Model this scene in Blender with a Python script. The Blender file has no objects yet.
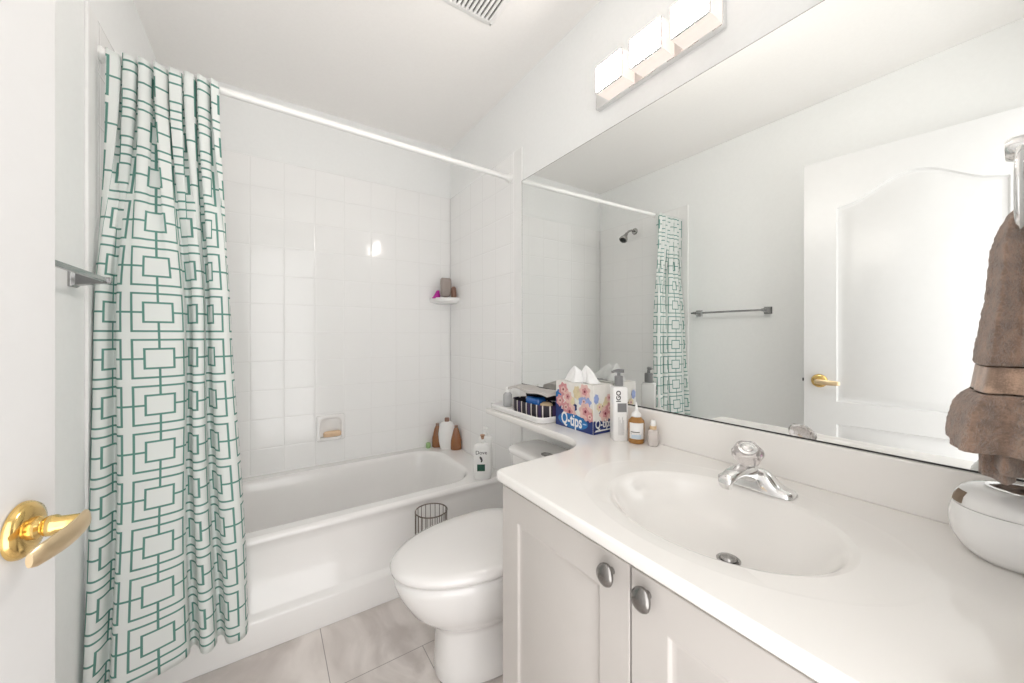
import bpy, bmesh, math, random
from math import sin, cos, pi, radians, sqrt, atan, atan2
from mathutils import Vector, Matrix
random.seed(7)
S = bpy.context.scene
COL = S.collection

# ------------------------------------------------------------------ camera
F_PX = 370.0
yaw = atan(246.0 / F_PX)
cd = bpy.data.cameras.new('camera')
cam = bpy.data.objects.new('camera', cd)
COL.objects.link(cam)
cam.location = (0, 0, 1.15)
cam.rotation_euler = (pi / 2, 0, -yaw)
cd.sensor_fit = 'HORIZONTAL'; cd.sensor_width = 36.0
cd.lens = F_PX / 1024 * 36.0
cd.shift_y = -7.5 / 1024
cd.clip_start = 0.01
S.camera = cam

# ------------------------------------------------------------------ world, colour management
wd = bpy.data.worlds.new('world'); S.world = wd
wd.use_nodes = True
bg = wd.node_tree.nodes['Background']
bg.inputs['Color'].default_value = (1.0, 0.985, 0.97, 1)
# world light stands in for the hall, made stronger from below to lift the ceiling
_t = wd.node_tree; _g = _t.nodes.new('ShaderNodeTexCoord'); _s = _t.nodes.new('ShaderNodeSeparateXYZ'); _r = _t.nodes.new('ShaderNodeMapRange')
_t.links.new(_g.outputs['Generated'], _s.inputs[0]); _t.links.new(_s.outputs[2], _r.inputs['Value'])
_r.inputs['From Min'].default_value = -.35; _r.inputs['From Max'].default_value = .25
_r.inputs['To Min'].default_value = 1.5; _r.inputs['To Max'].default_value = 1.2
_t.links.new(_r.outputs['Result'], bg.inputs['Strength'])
SHADE_POWER = 27.0
S.view_settings.view_transform = 'Standard'
S.view_settings.look = 'None'
S.view_settings.gamma = 1.0
S.view_settings.exposure = 1.3
S.view_settings.use_curve_mapping = False
try:
    S.cycles.max_bounces = 14; S.cycles.diffuse_bounces = 10
    S.cycles.glossy_bounces = 6; S.cycles.transmission_bounces = 8
    S.cycles.caustics_reflective = True; S.cycles.blur_glossy = 0.5; S.cycles.caustics_refractive = False
except Exception:
    pass

# ------------------------------------------------------------------ materials
MATS = {}
def mat(name, col=(0.8, 0.8, 0.8), rough=0.5, metal=0.0, **k):
    if name in MATS: return MATS[name]
    m = bpy.data.materials.new(name); m.use_nodes = True
    b = m.node_tree.nodes['Principled BSDF']
    b.inputs['Base Color'].default_value = (*col, 1)
    b.inputs['Roughness'].default_value = rough
    b.inputs['Metallic'].default_value = metal
    if 'coat' in k: b.inputs['Coat Weight'].default_value = k['coat']; b.inputs['Coat Roughness'].default_value = k.get('coat_rough', 0.05)
    if 'trans' in k: b.inputs['Transmission Weight'].default_value = k['trans']
    if 'ior' in k: b.inputs['IOR'].default_value = k['ior']
    if 'emit' in k:
        b.inputs['Emission Color'].default_value = (*k.get('emit_col', col), 1)
        b.inputs['Emission Strength'].default_value = k['emit']
    if 'sheen' in k: b.inputs['Sheen Weight'].default_value = k['sheen']
    if 'noise' in k:   # subtle procedural variation: (scale, amount, bump)
        sc, am, bu = k['noise']
        nt = m.node_tree
        geo = nt.nodes.new('ShaderNodeNewGeometry')
        n = nt.nodes.new('ShaderNodeTexNoise'); n.inputs['Scale'].default_value = sc; n.inputs['Detail'].default_value = 5
        nt.links.new(geo.outputs['Position'], n.inputs['Vector'])
        if am > 0:
            r = nt.nodes.new('ShaderNodeMapRange')
            r.inputs['From Min'].default_value = .3; r.inputs['From Max'].default_value = .7
            r.inputs['To Min'].default_value = 1 - am; r.inputs['To Max'].default_value = 1 + am
            nt.links.new(n.outputs['Fac'], r.inputs['Value'])
            v = nt.nodes.new('ShaderNodeVectorMath'); v.operation = 'SCALE'
            v.inputs[0].default_value = col
            nt.links.new(r.outputs['Result'], v.inputs['Scale'])
            nt.links.new(v.outputs['Vector'], b.inputs['Base Color'])
        if bu > 0:
            bp = nt.nodes.new('ShaderNodeBump'); bp.inputs['Strength'].default_value = 1; bp.inputs['Distance'].default_value = bu
            nt.links.new(n.outputs['Fac'], bp.inputs['Height'])
            nt.links.new(bp.outputs['Normal'], b.inputs['Normal'])
    MATS[name] = m
    return m

class NT:
    """small wrapper for math node graphs"""
    def __init__(s, m): s.t = m.node_tree
    def node(s, typ, **kw):
        n = s.t.nodes.new(typ)
        for a, b in kw.items(): setattr(n, a, b)
        return n
    def put(s, sock, v):
        if hasattr(v, 'links') or isinstance(v, bpy.types.NodeSocket): s.t.links.new(v, sock)
        else: sock.default_value = v
    def m(s, op, a, b=None, c=None):
        n = s.node('ShaderNodeMath', operation=op)
        s.put(n.inputs[0], a)
        if b is not None: s.put(n.inputs[1], b)
        if c is not None: s.put(n.inputs[2], c)
        return n.outputs[0]
    def ss(s, v, lo, hi, a=0.0, b=1.0):
        n = s.node('ShaderNodeMapRange', interpolation_type='SMOOTHSTEP')
        s.put(n.inputs['Value'], v)
        n.inputs['From Min'].default_value = lo; n.inputs['From Max'].default_value = hi
        n.inputs['To Min'].default_value = a; n.inputs['To Max'].default_value = b
        return n.outputs['Result']
    def mix(s, f, a, b):
        n = s.node('ShaderNodeMix', data_type='RGBA')
        s.put(n.inputs[0], f); s.put(n.inputs[6], a); s.put(n.inputs[7], b)
        return n.outputs[2]
    def grid(s, v, off, p):
        """distance to the nearest line of a grid of pitch p through off"""
        a = s.m('DIVIDE', s.m('SUBTRACT', v, off), p)
        f = s.m('FRACT', s.m('ADD', a, 0.5))
        return s.m('MULTIPLY', s.m('ABSOLUTE', s.m('SUBTRACT', f, 0.5)), p)

def tile_mat(name, axis, off):
    m = mat(name, (.82, .82, .815), 0.09)
    g = NT(m); b = m.node_tree.nodes['Principled BSDF']
    geo = g.node('ShaderNodeNewGeometry')
    sp = g.node('ShaderNodeSeparateXYZ'); g.t.links.new(geo.outputs['Position'], sp.inputs[0])
    a = sp.outputs[axis]; z = sp.outputs[2]
    d = g.m('MINIMUM', g.grid(a, off, .152), g.grid(z, .849, .1545))
    k = g.ss(d, .0008, .0018)
    col = g.mix(k, (.83, .83, .825, 1), (.885, .885, .882, 1))
    g.t.links.new(col, b.inputs['Base Color'])
    b.inputs['Roughness'].default_value = 0.1
    # every tile sits very slightly out of plane, and its edges are pillowed
    n = g.node('ShaderNodeTexNoise'); n.inputs['Scale'].default_value = 5; n.inputs['Detail'].default_value = 1
    g.t.links.new(geo.outputs['Position'], n.inputs['Vector'])
    h = g.m('ADD', g.m('MULTIPLY', g.ss(d, 0, .006), .0012), g.m('MULTIPLY', n.outputs['Fac'], .004))
    bp = g.node('ShaderNodeBump'); bp.inputs['Strength'].default_value = .6; bp.inputs['Distance'].default_value = 1
    g.t.links.new(h, bp.inputs['Height']); g.t.links.new(bp.outputs['Normal'], b.inputs['Normal'])
    return m

def floor_mat():
    m = mat('floor_tile', (.6, .56, .53), 0.22)
    g = NT(m); b = m.node_tree.nodes['Principled BSDF']
    geo = g.node('ShaderNodeNewGeometry')
    sp = g.node('ShaderNodeSeparateXYZ'); g.t.links.new(geo.outputs['Position'], sp.inputs[0])
    x, y = sp.outputs[0], sp.outputs[1]
    row = g.m('FLOOR', g.m('DIVIDE', g.m('SUBTRACT', y, 1.32), .305))
    odd = g.m('ABSOLUTE', g.m('MODULO', row, 2.0))
    xo = g.m('SUBTRACT', g.m('SUBTRACT', x, .176), g.m('MULTIPLY', odd, .305))
    d = g.m('MINIMUM', g.grid(xo, 0.0, .61), g.grid(y, 1.32, .305))
    k = g.ss(d, .0007, .0018)
    n = g.node('ShaderNodeTexNoise'); n.inputs['Scale'].default_value = 3.2; n.inputs['Detail'].default_value = 6; n.inputs['Distortion'].default_value = 1.6
    g.t.links.new(geo.outputs['Position'], n.inputs['Vector'])
    c = g.mix(g.ss(n.outputs['Fac'], .32, .68), (.56, .51, .485, 1), (.80, .75, .72, 1))
    g.t.links.new(g.mix(k, (.33, .30, .285, 1), c), b.inputs['Base Color'])
    bp = g.node('ShaderNodeBump'); bp.inputs['Strength'].default_value = .5; bp.inputs['Distance'].default_value = .001
    g.t.links.new(k, bp.inputs['Height']); g.t.links.new(bp.outputs['Normal'], b.inputs['Normal'])
    return m

def curtain_mat():
    m = bpy.data.materials.new('curtain_cloth'); m.use_nodes = True
    g = NT(m); b = m.node_tree.nodes['Principled BSDF']; out = m.node_tree.nodes['Material Output']
    uv = g.node('ShaderNodeUVMap'); uv.uv_map = 'cloth'
    sp = g.node('ShaderNodeSeparateXYZ'); g.t.links.new(uv.outputs[0], sp.inputs[0])
    P = .148
    def cell(v, P):
        f = g.m('FRACT', g.m('DIVIDE', v, P))
        return g.m('ABSOLUTE', g.m('MULTIPLY', g.m('SUBTRACT', f, .5), P))
    ax, ay = cell(sp.outputs[0], .148), cell(sp.outputs[1], .139)
    def ring(hx, hy):
        q = g.m('MAXIMUM', g.m('SUBTRACT', ax, hx), g.m('SUBTRACT', ay, hy))
        return g.m('ABSOLUTE', q)
    ro, ri = ring(.061, .0565), ring(.034, .029)
    outside = g.m('GREATER_THAN', g.m('MAXIMUM', g.m('SUBTRACT', ax, .034), g.m('SUBTRACT', ay, .029)), 0)
    con = g.m('ADD', g.m('MINIMUM', ax, ay), g.m('MULTIPLY', g.m('SUBTRACT', 1, outside), 1))
    d = g.m('MINIMUM', g.m('MINIMUM', ro, ri), con)
    k = g.ss(d, .0023, .0034)
    col = g.mix(k, (.15, .33, .285, 1), (.89, .90, .89, 1))
    g.t.links.new(col, b.inputs['Base Color']); b.inputs['Roughness'].default_value = .75
    tr = g.node('ShaderNodeBsdfTranslucent'); g.t.links.new(g.mix(k, (.06, .33, .26, 1), (.74, .86, .82, 1)), tr.inputs['Color'])
    mx = g.node('ShaderNodeMixShader'); mx.inputs[0].default_value = .28
    g.t.links.new(b.outputs[0], mx.inputs[1]); g.t.links.new(tr.outputs[0], mx.inputs[2])
    g.t.links.new(mx.outputs[0], out.inputs[0])
    return m

M_wall = mat('wall_paint', (.86, .87, .868), .6, noise=(60, .01, .0002))
M_ceil = mat('ceiling_paint', (.92, .905, .89), .8, noise=(90, .01, .0004))
M_tileB = tile_mat('white_tile_back', 0, .082)
M_tileS = tile_mat('white_tile_side', 1, .095)
M_trim = mat('white_trim', (.84, .84, .835), .3, noise=(30, .01, 0))
M_floor = floor_mat()
M_door = mat('door_paint', (.70, .70, .70), .35, noise=(25, .008, 0))
M_tub = mat('tub_enamel', (.85, .84, .83), .12, coat=.4, noise=(6, .01, 0))
M_porc = mat('porcelain', (.84, .83, .82), .07, coat=.6, noise=(6, .006, 0))
M_seat = mat('toilet_plastic', (.84, .825, .815), .12, coat=.4, noise=(6, .006, 0))
M_counter = mat('cultured_marble', (.86, .84, .815), .12, coat=.3, noise=(2.5, .012, 0))
M_cab = mat('cabinet_foil', (.54, .51, .485), .38, noise=(14, .01, 0))
M_chrome = mat('chrome', (.80, .80, .80), .07, 1.0, noise=(9, .02, 0))
M_steel = mat('brushed_nickel', (.42, .41, .40), .25, 1.0, noise=(40, .05, 0))
M_satin = mat('satin_brass', (.84, .66, .42), .32, 1.0, noise=(9, .03, 0))
M_bar = mat('grey_chrome', (.38, .38, .38), .22, 1.0, noise=(9, .02, 0))
M_knob = mat('dark_pewter', (.27, .26, .25), .22, 1.0, noise=(30, .08, 0))
M_brass = mat('polished_brass', (.83, .58, .22), .14, 1.0, noise=(9, .03, 0))
M_mirror = mat('mirror_silver', (.84, .855, .845), .0, 1.0)
M_dark = mat('dark_metal', (.05, .05, .05), .4, .5, noise=(20, .05, 0))
M_wire = mat('bronze_wire', (.16, .13, .11), .35, .8, noise=(20, .05, 0))
M_black = mat('black_gap', (.02, .02, .02), .8, noise=(20, .05, 0))
M_white = mat('white_plastic', (.86, .86, .85), .28, noise=(10, .006, 0))
M_wglossy = mat('white_gloss', (.86, .855, .85), .08, coat=.5, noise=(10, .006, 0))
M_glass = mat('clear_glass', (.97, .97, .97), .03, trans=1.0, ior=1.45, noise=(10, .005, 0))
M_acryl = mat('clear_acrylic', (.93, .88, .87), .06, trans=.75, ior=1.45, noise=(10, .005, 0))
M_amber = mat('amber_liquid', (.72, .36, .10), .08, trans=.6, ior=1.4, noise=(10, .01, 0))
M_grey = mat('grey_plastic', (.20, .20, .205), .35, noise=(10, .02, 0))
M_lab = mat('paper_label', (.82, .81, .80), .5, noise=(30, .01, 0))
M_blueprint = mat('pale_blue_print', (.45, .60, .75), .5, noise=(30, .02, 0))
M_ink = mat('black_ink', (.05, .045, .05), .5, noise=(30, .02, 0))
M_gold = mat('pale_gold_collar', (.70, .52, .33), .3, .6, noise=(30, .02, 0))
M_soap = mat('tan_soap', (.70, .50, .33), .45, noise=(40, .05, 0))
M_brown = mat('brown_bottle', (.30, .12, .045), .2, noise=(14, .1, 0), coat=.4)
M_capbr = mat('brown_cap', (.24, .13, .09), .3, noise=(14, .05, 0))
M_magenta = mat('magenta_plastic', (.42, .01, .28), .35, noise=(14, .05, 0))
M_taupe = mat('taupe_plastic', (.34, .29, .265), .35, noise=(14, .03, 0))
M_green = mat('dark_green_label', (.02, .09, .06), .4, noise=(14, .1, 0))
M_greenlt = mat('green_plastic', (.35, .55, .25), .35, noise=(14, .05, 0))
M_navy = mat('navy_print', (.012, .03, .16), .3, noise=(40, .1, 0))
M_blue = mat('bright_blue_print', (.012, .16, .44), .3, noise=(40, .15, 0))
M_card = mat('white_card', (.80, .78, .74), .4, noise=(40, .03, 0))
M_pink = mat('pink_petal_print', (.62, .28, .29), .4, noise=(60, .1, 0))
M_blush = mat('blush_petal_print', (.74, .50, .46), .4, noise=(60, .1, 0))
M_lilac = mat('lilac_petal_print', (.30, .38, .66), .4, noise=(60, .1, 0))
M_cream = mat('cream_petal_print', (.72, .62, .40), .4, noise=(60, .1, 0))
M_ruby = mat('dark_red_print', (.20, .02, .04), .4, noise=(60, .1, 0))
M_tissue = mat('tissue_paper', (.88, .88, .88), .9, noise=(50, .01, 0))
M_pouchB = mat('pouch_lining', (.02, .018, .025), .7, noise=(50, .1, 0))
M_flap = mat('pouch_lid_cloth', (.55, .52, .50), .7, noise=(50, .05, 0))
M_bluec = mat('blue_case', (.02, .13, .45), .2, noise=(20, .1, 0), coat=.5)
M_tan = mat('tan_sponge', (.66, .50, .32), .8, noise=(60, .05, .0004))
M_wood = mat('wooden_knob', (.45, .26, .16), .5, noise=(30, .1, 0))
M_tag = mat('brown_tag', (.22, .16, .11), .6, noise=(30, .1, 0))
M_curtain = curtain_mat()

def stripes_mat():
    m = mat('striped_cloth', (.03, .025, .04), .6)
    g = NT(m); b = m.node_tree.nodes['Principled BSDF']
    geo = g.node('ShaderNodeNewGeometry'); sp = g.node('ShaderNodeSeparateXYZ'); g.t.links.new(geo.outputs['Position'], sp.inputs[0])
    yy = g.m('ADD', sp.outputs[1], g.m('MULTIPLY', sp.outputs[0], -.6))
    d = g.grid(yy, 0.0, .034)
    k = g.ss(d, .0025, .0036)
    d2 = g.grid(yy, .017, .068)
    k2 = g.ss(d2, .007, .009)
    c = g.mix(k2, (.045, .025, .09, 1), (.025, .02, .03, 1))
    g.t.links.new(g.mix(k, (.80, .74, .70, 1), c), b.inputs['Base Color'])
    return m
M_stripe = stripes_mat()

def towel_mat(name, col, fine, amt):
    m = mat(name, col, .95, sheen=.6)
    g = NT(m); b = m.node_tree.nodes['Principled BSDF']
    geo = g.node('ShaderNodeNewGeometry')
    n = g.node('ShaderNodeTexNoise'); n.inputs['Scale'].default_value = fine; n.inputs['Detail'].default_value = 6; n.inputs['Roughness'].default_value = .7
    g.t.links.new(geo.outputs['Position'], n.inputs['Vector'])
    n2 = g.node('ShaderNodeTexNoise'); n2.inputs['Scale'].default_value = 45; n2.inputs['Detail'].default_value = 4
    g.t.links.new(geo.outputs['Position'], n2.inputs['Vector'])
    f = g.m('ADD', g.m('MULTIPLY', n.outputs['Fac'], .5), g.m('MULTIPLY', n2.outputs['Fac'], .5))
    lo = tuple(c * .62 for c in col); hi = tuple(min(1, c * 1.3) for c in col)
    g.t.links.new(g.mix(g.ss(f, .38, .62), (*lo, 1), (*hi, 1)), b.inputs['Base Color'])
    bp = g.node('ShaderNodeBump'); bp.inputs['Strength'].default_value = 1; bp.inputs['Distance'].default_value = amt
    g.t.links.new(f, bp.inputs['Height']); g.t.links.new(bp.outputs['Normal'], b.inputs['Normal'])
    return m
M_towel = towel_mat('brown_terry', (.355, .225, .16), 300, .010)
M_band = towel_mat('brown_woven_band', (.42, .285, .21), 500, .001)

# ------------------------------------------------------------------ object helpers
def obj(name, bm, m, parent=None, smooth=True, ang=40, bev=0.0, local=False, mats=None, seg=2, flatz=False):
    """links bm as ONE mesh object; world coordinates unless local"""
    bmesh.ops.recalc_face_normals(bm, faces=bm.faces)
    me = bpy.data.meshes.new(name)
    if parent is not None and not local:
        o0 = parent.get('_o', (0, 0, 0))
        bmesh.ops.translate(bm, verts=bm.verts, vec=-Vector(o0))
    bm.normal_update()
    for f in bm.faces: f.smooth = smooth and not (flatz and abs(f.normal.z) > .9995)
    bm.to_mesh(me); bm.free()
    for mm in (mats or [m]): me.materials.append(mm)
    o = bpy.data.objects.new(name, me); COL.objects.link(o)
    if smooth and ang < 180:
        try: me.set_sharp_from_angle(angle=radians(ang))
        except Exception: pass
    if flatz:
        for p in me.polygons:
            if abs(p.normal.z) > .9995: p.use_smooth = False
    if bev > 0:
        md = o.modifiers.new('bevel', 'BEVEL'); md.width = bev; md.segments = seg; md.limit_method = 'ANGLE'; md.angle_limit = radians(35)
        md.harden_normals = False
    if parent is not None:
        o.parent = parent
        o['_o'] = tuple(parent.get('_o', (0, 0, 0)))
    return o
def thing(name, label, cat, loc=(0, 0, 0), rot=0.0, group=None):
    o = bpy.data.objects.new(name, None); COL.objects.link(o)
    o.location = loc; o.rotation_euler = (0, 0, rot); o.empty_display_size = .02
    o['label'] = label; o['category'] = cat; o['_o'] = tuple(loc)
    if group: o['group'] = group
    return o
def tag(o, label, cat, group=None):
    o['label'] = label; o['category'] = cat
    if group: o['group'] = group
    return o
def struct(name, bm, m, **k):
    o = obj(name, bm, m, **k); o['kind'] = 'structure'; return o
def sroot(name, loc, rot=0.0):
    o = bpy.data.objects.new(name, None); COL.objects.link(o); o.location = loc; o.rotation_euler = (0, 0, rot)
    o['_o'] = tuple(loc); o['kind'] = 'structure'; o.empty_display_size = .02
    return o

def box(bm, a, b, mi=0):
    x0, y0, z0 = a; x1, y1, z1 = b
    v = [bm.verts.new(p) for p in ((x0,y0,z0),(x1,y0,z0),(x1,y1,z0),(x0,y1,z0),(x0,y0,z1),(x1,y0,z1),(x1,y1,z1),(x0,y1,z1))]
    for q in ((0,3,2,1),(4,5,6,7),(0,1,5,4),(1,2,6,5),(2,3,7,6),(3,0,4,7)):
        f = bm.faces.new([v[i] for i in q]); f.material_index = mi
    return v
def B(a, b):
    bm = bmesh.new(); box(bm, a, b); return bm
def loft(bm, rings, cap0=True, cap1=True, closed=True, mi=0):
    vs = [[bm.verts.new(p) for p in r] for r in rings]
    n = len(vs[0])
    for a, b in zip(vs, vs[1:]):
        for i in range(n if closed else n - 1):
            j = (i + 1) % n
            f = bm.faces.new((a[i], a[j], b[j], b[i])); f.material_index = mi
    if closed:
        if cap0: bm.faces.new(list(reversed(vs[0]))).material_index = mi
        if cap1: bm.faces.new(vs[-1]).material_index = mi
    return vs
def lathe(bm, prof, c=(0, 0, 0), n=28, sx=1.0, sy=1.0, axis='z', mi=0, cap=True):
    """prof: list of (r, h)"""
    rings = []
    for r, h in prof:
        ring = []
        for i in range(n):
            a = 2 * pi * i / n
            p, q = max(r, 1e-5) * cos(a) * sx, max(r, 1e-5) * sin(a) * sy
            if axis == 'z': ring.append((c[0] + p, c[1] + q, c[2] + h))
            elif axis == 'x': ring.append((c[0] + h, c[1] + p, c[2] + q))
            else: ring.append((c[0] + p, c[1] + h, c[2] + q))
        rings.append(ring)
    loft(bm, rings, cap, cap, mi=mi)
def L(prof, c=(0, 0, 0), **k):
    bm = bmesh.new(); lathe(bm, prof, c, **k); return bm
def tube(bm, pts, r, n=10, closed=False, mi=0):
    pts = [Vector(p) for p in pts]; m = len(pts)
    rad = r if isinstance(r, (list, tuple)) else [r] * m
    rings = []; prev = None
    for i, p in enumerate(pts):
        if closed: t = pts[(i + 1) % m] - pts[i - 1]
        else: t = pts[min(i + 1, m - 1)] - pts[max(i - 1, 0)]
        t.normalize()
        if prev is None:
            u = t.orthogonal().normalized()
        else:
            u = (prev - t * prev.dot(t)).normalized()
        prev = u; w = t.cross(u)
        rings.append([tuple(p + (u * cos(2*pi*k/n) + w * sin(2*pi*k/n)) * rad[i]) for k in range(n)])
    if closed: 
        vs = [[bm.verts.new(p) for p in q] for q in rings]
        for i in range(m):
            a, b = vs[i], vs[(i + 1) % m]
            # find best rotation for the seam
            off = 0
            if i == m - 1:
                off = min(range(n), key=lambda o: sum((a[k].co - b[(k + o) % n].co).length for k in range(n)))
            for k in range(n):
                bm.faces.new((a[k], a[(k+1)%n], b[(k+1+off)%n], b[(k+off)%n])).material_index = mi
    else: loft(bm, rings, mi=mi)
def T(pts, r, **k):
    bm = bmesh.new(); tube(bm, pts, r, **k); return bm
def sup(cx, cy, z, a, b, e=2.0, n=40, rot=0.0):
    """superellipse ring in a horizontal plane"""
    out = []
    for i in range(n):
        t = 2 * pi * i / n
        c, s = cos(t), sin(t)
        x = a * math.copysign(abs(c) ** (2 / e), c); y = b * math.copysign(abs(s) ** (2 / e), s)
        out.append((cx + x * cos(rot) - y * sin(rot), cy + x * sin(rot) + y * cos(rot), z))
    return out
def rrect(x0, y0, x1, y1, r, n=6):
    """rounded rectangle outline, CCW, 2D"""
    out = []
    for cx, cy, a0 in ((x1 - r, y0 + r, -pi/2), (x1 - r, y1 - r, 0), (x0 + r, y1 - r, pi/2), (x0 + r, y0 + r, pi)):
        for i in range(n + 1):
            a = a0 + pi / 2 * i / n
            out.append((cx + r * cos(a), cy + r * sin(a)))
    return out
def offset(poly, d):
    """moves a CCW 2D outline inwards by d (miter)"""
    n = len(poly); out = []
    for i in range(n):
        p0, p1, p2 = Vector(poly[i - 1]), Vector(poly[i]), Vector(poly[(i + 1) % n])
        e1 = (p1 - p0).normalized(); e2 = (p2 - p1).normalized()
        n1 = Vector((-e1.y, e1.x)); n2 = Vector((-e2.y, e2.x))
        m = n1 + n2
        if m.length < 1e-6: m = n1
        m.normalize()
        k = max(.35, m.dot(n1))
        q = p1 + m * (d / k)
        out.append((q.x, q.y))
    return out
def fill(bm, loops):
    """fills between an outer loop and hole loops (lists of BMVert)"""
    es = []
    for vs in loops:
        for i in range(len(vs)):
            a, b = vs[i], vs[(i + 1) % len(vs)]
            e = bm.edges.get((a, b)) or bm.edges.new((a, b)); es.append(e)
    bmesh.ops.triangle_fill(bm, use_beauty=True, use_dissolve=False, edges=es)
def panel_slab(w, h, t, outlines, prof):
    """door leaf in local X (width) / Z (height), front face at y=-t/2, back at +t/2; panels moulded on both faces.
    prof: list of (inward offset, depth)"""
    bm = bmesh.new()
    sides = []
    for s in (-1, 1):
        yy = s * t / 2
        R = lambda poly, dep: [bm.verts.new((p[0], yy - s * dep, p[1])) for p in poly]
        out = R([(0, 0), (w, 0), (w, h), (0, h)], 0); sides.append(out)
        holes = []
        for pl in outlines:
            prev = R(pl, 0); holes.append(prev)
            for o_, dep in prof:
                cur = R(offset(pl, o_), dep)
                for i in range(len(pl)):
                    j = (i + 1) % len(pl)
                    bm.faces.new((prev[i], prev[j], cur[j], cur[i]))
                prev = cur
            bm.faces.new(prev)
        fill(bm, [out] + holes)
    a, b = sides
    for i in range(4):
        bm.faces.new((a[i], a[(i+1)%4], b[(i+1)%4], b[i]))
    return bm
def text_bm(txt, size, mtx, depth=.0003, bold=.0):
    """lettering from the built-in font as a mesh; mtx maps text plane (x right, y up) to space"""
    cu = bpy.data.curves.new('t', 'FONT'); cu.body = txt; cu.size = size; cu.extrude = depth; cu.offset = bold
    cu.align_x = 'CENTER'; cu.align_y = 'CENTER'; cu.resolution_u = 3
    o = bpy.data.objects.new('t', cu); COL.objects.link(o)
    dg = bpy.context.evaluated_depsgraph_get(); dg.update()
    me = bpy.data.meshes.new_from_object(o.evaluated_get(dg))
    bm = bmesh.new(); bm.from_mesh(me); bmesh.ops.transform(bm, matrix=mtx, verts=bm.verts)
    bpy.data.objects.remove(o); bpy.data.curves.remove(cu); bpy.data.meshes.remove(me)
    return bm
def frame_mtx(origin, right, up):
    r = Vector(right).normalized(); u = Vector(up).normalized(); n = r.cross(u)
    m = Matrix((r, u, n)).transposed().to_4x4(); m.translation = Vector(origin)
    return m

# ------------------------------------------------------------------ dimensions (metres)
WR, WL, WB, WF, HC = 1.07, -.425, 2.375, -.04, 2.43
TILE_T = 2.087
CZ = .797          # worktop
ROD_Y = 1.619

# ------------------------------------------------------------------ room shell
struct('floor', B((WL - .1, WF - .14, -.06), (WR + .1, WB + .1, 0)), M_floor, smooth=False)
struct('ceiling', B((WL - .1, WF - .14, HC), (WR + .1, WB + .1, HC + .08)), M_ceil, smooth=False)
wl = struct('wall_left', B((WL - .1, WF - .14, 0), (WL, WB + .1, HC)), M_wall, smooth=False)
wr = struct('wall_right', B((WR, WF - .14, 0), (WR + .1, WB + .1, HC)), M_wall, smooth=False)
wb = struct('wall_back', B((WL, WB + .008, 0), (WR, WB + .1, HC)), M_wall, smooth=False)
DX0, DX1, DH = -.36, .455, 2.06
bm = bmesh.new()
box(bm, (WL, WF - .12, 0), (DX0 - .02, WF, HC)); box(bm, (DX1 + .02, WF - .12, 0), (WR, WF, HC)); box(bm, (DX0 - .02, WF - .12, DH + .02), (DX1 + .02, WF, HC))
struct('wall_front', bm, M_wall, smooth=False)
bm = bmesh.new()   # jamb lining
box(bm, (DX0 - .02, WF - .12, 0), (DX0, WF, DH)); box(bm, (DX1, WF - .12, 0), (DX1 + .02, WF, DH)); box(bm, (DX0 - .02, WF - .12, DH), (DX1 + .02, WF, DH + .02))
struct('trim_1', bm, M_trim, smooth=False)
# tile surround, with a plain glazed strip at its front edges
TY = 1.514
def tile_part(name, bm, m, par):
    o = obj(name, bm, m, par, bev=.002); return o
tile_part('tile_panel', B((WL + .008, WB, .385), (WR - .006, WB + .008, TILE_T)), M_tileB, wb)
tile_part('tile_panel', B((WR - .006, TY + .072, .385), (WR, WB, TILE_T)), M_tileS, wr)
tile_part('edge_tile', B((WR - .0065, TY, 0), (WR, TY + .072, TILE_T)), M_trim, wr)
tile_part('tile_panel', B((WL, TY + .086, .385), (WL + .008, WB, TILE_T)), M_tileS, wl)
tile_part('edge_tile', B((WL, TY + .014, 0), (WL + .0085, TY + .086, TILE_T)), M_trim, wl)
struct('baseboard_left', B((WL, WF, 0), (WL + .014, TY + .01, .09)), M_trim, bev=.004)
struct('baseboard_right', B((WR - .014, .84, 0), (WR, TY - .005, .09)), M_trim, bev=.004)

# ------------------------------------------------------------------ open door (door_1)
HX, HY = -.344, .003
ddir = Vector((-.243 + .344, .776 - .003)); DW = ddir.length; dang = atan2(ddir.y, ddir.x)
door = sroot('door_1', (HX, HY, .008), dang)
# local X runs along the leaf, local -Y is the face towards the vanity
def arch(x0, x1, z0, zs, za):
    pts = [(x0, z0), (x1, z0), (x1, zs)]
    N = 24
    for i in range(3, N - 2):
        u = i / N; x = x1 + (x0 - x1) * u
        k = .5 - .5 * cos(2 * pi * u)
        pts.append((x, zs + (za - zs) * k))
    pts.append((x0, zs))
    return pts
a_ = arch(.125, DW - .13, .80, 1.775, 1.885)
b_ = [(.125, .20), (DW - .13, .20), (DW - .13, .69), (.125, .69)]
bm = panel_slab(DW, 2.03, .035, [a_, b_], [(.006, .010), (.016, .0125), (.020, .0125), (.045, .0015)])
bmesh.ops.translate(bm, verts=bm.verts, vec=(0, .0175, 0))
leaf = obj('door_panel', bm, M_door, door, local=True, ang=25)
h = bpy.data.objects.new('door_handle', None); COL.objects.link(h); h.parent = door; h['_o'] = (0, 0, 0); h.empty_display_size = .02
lx, lz = DW - .064, .901
obj('rosette', L([(.0, -.001), (.034, -.001), (.034, -.004), (.031, -.009), (.024, -.0115), (.014, -.012), (0, -.012)], (lx, 0, lz), axis='y', n=36), M_brass, h, local=True)
obj('spindle', L([(.0, -.010), (.014, -.010), (.0135, -.017), (.010, -.020), (.0125, -.024), (.0125, -.030), (.010, -.034), (.0095, -.058), (.0, -.060)], (lx, 0, lz), axis='y', n=24), M_brass, h, local=True)
bm = bmesh.new(); rings = []
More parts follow.
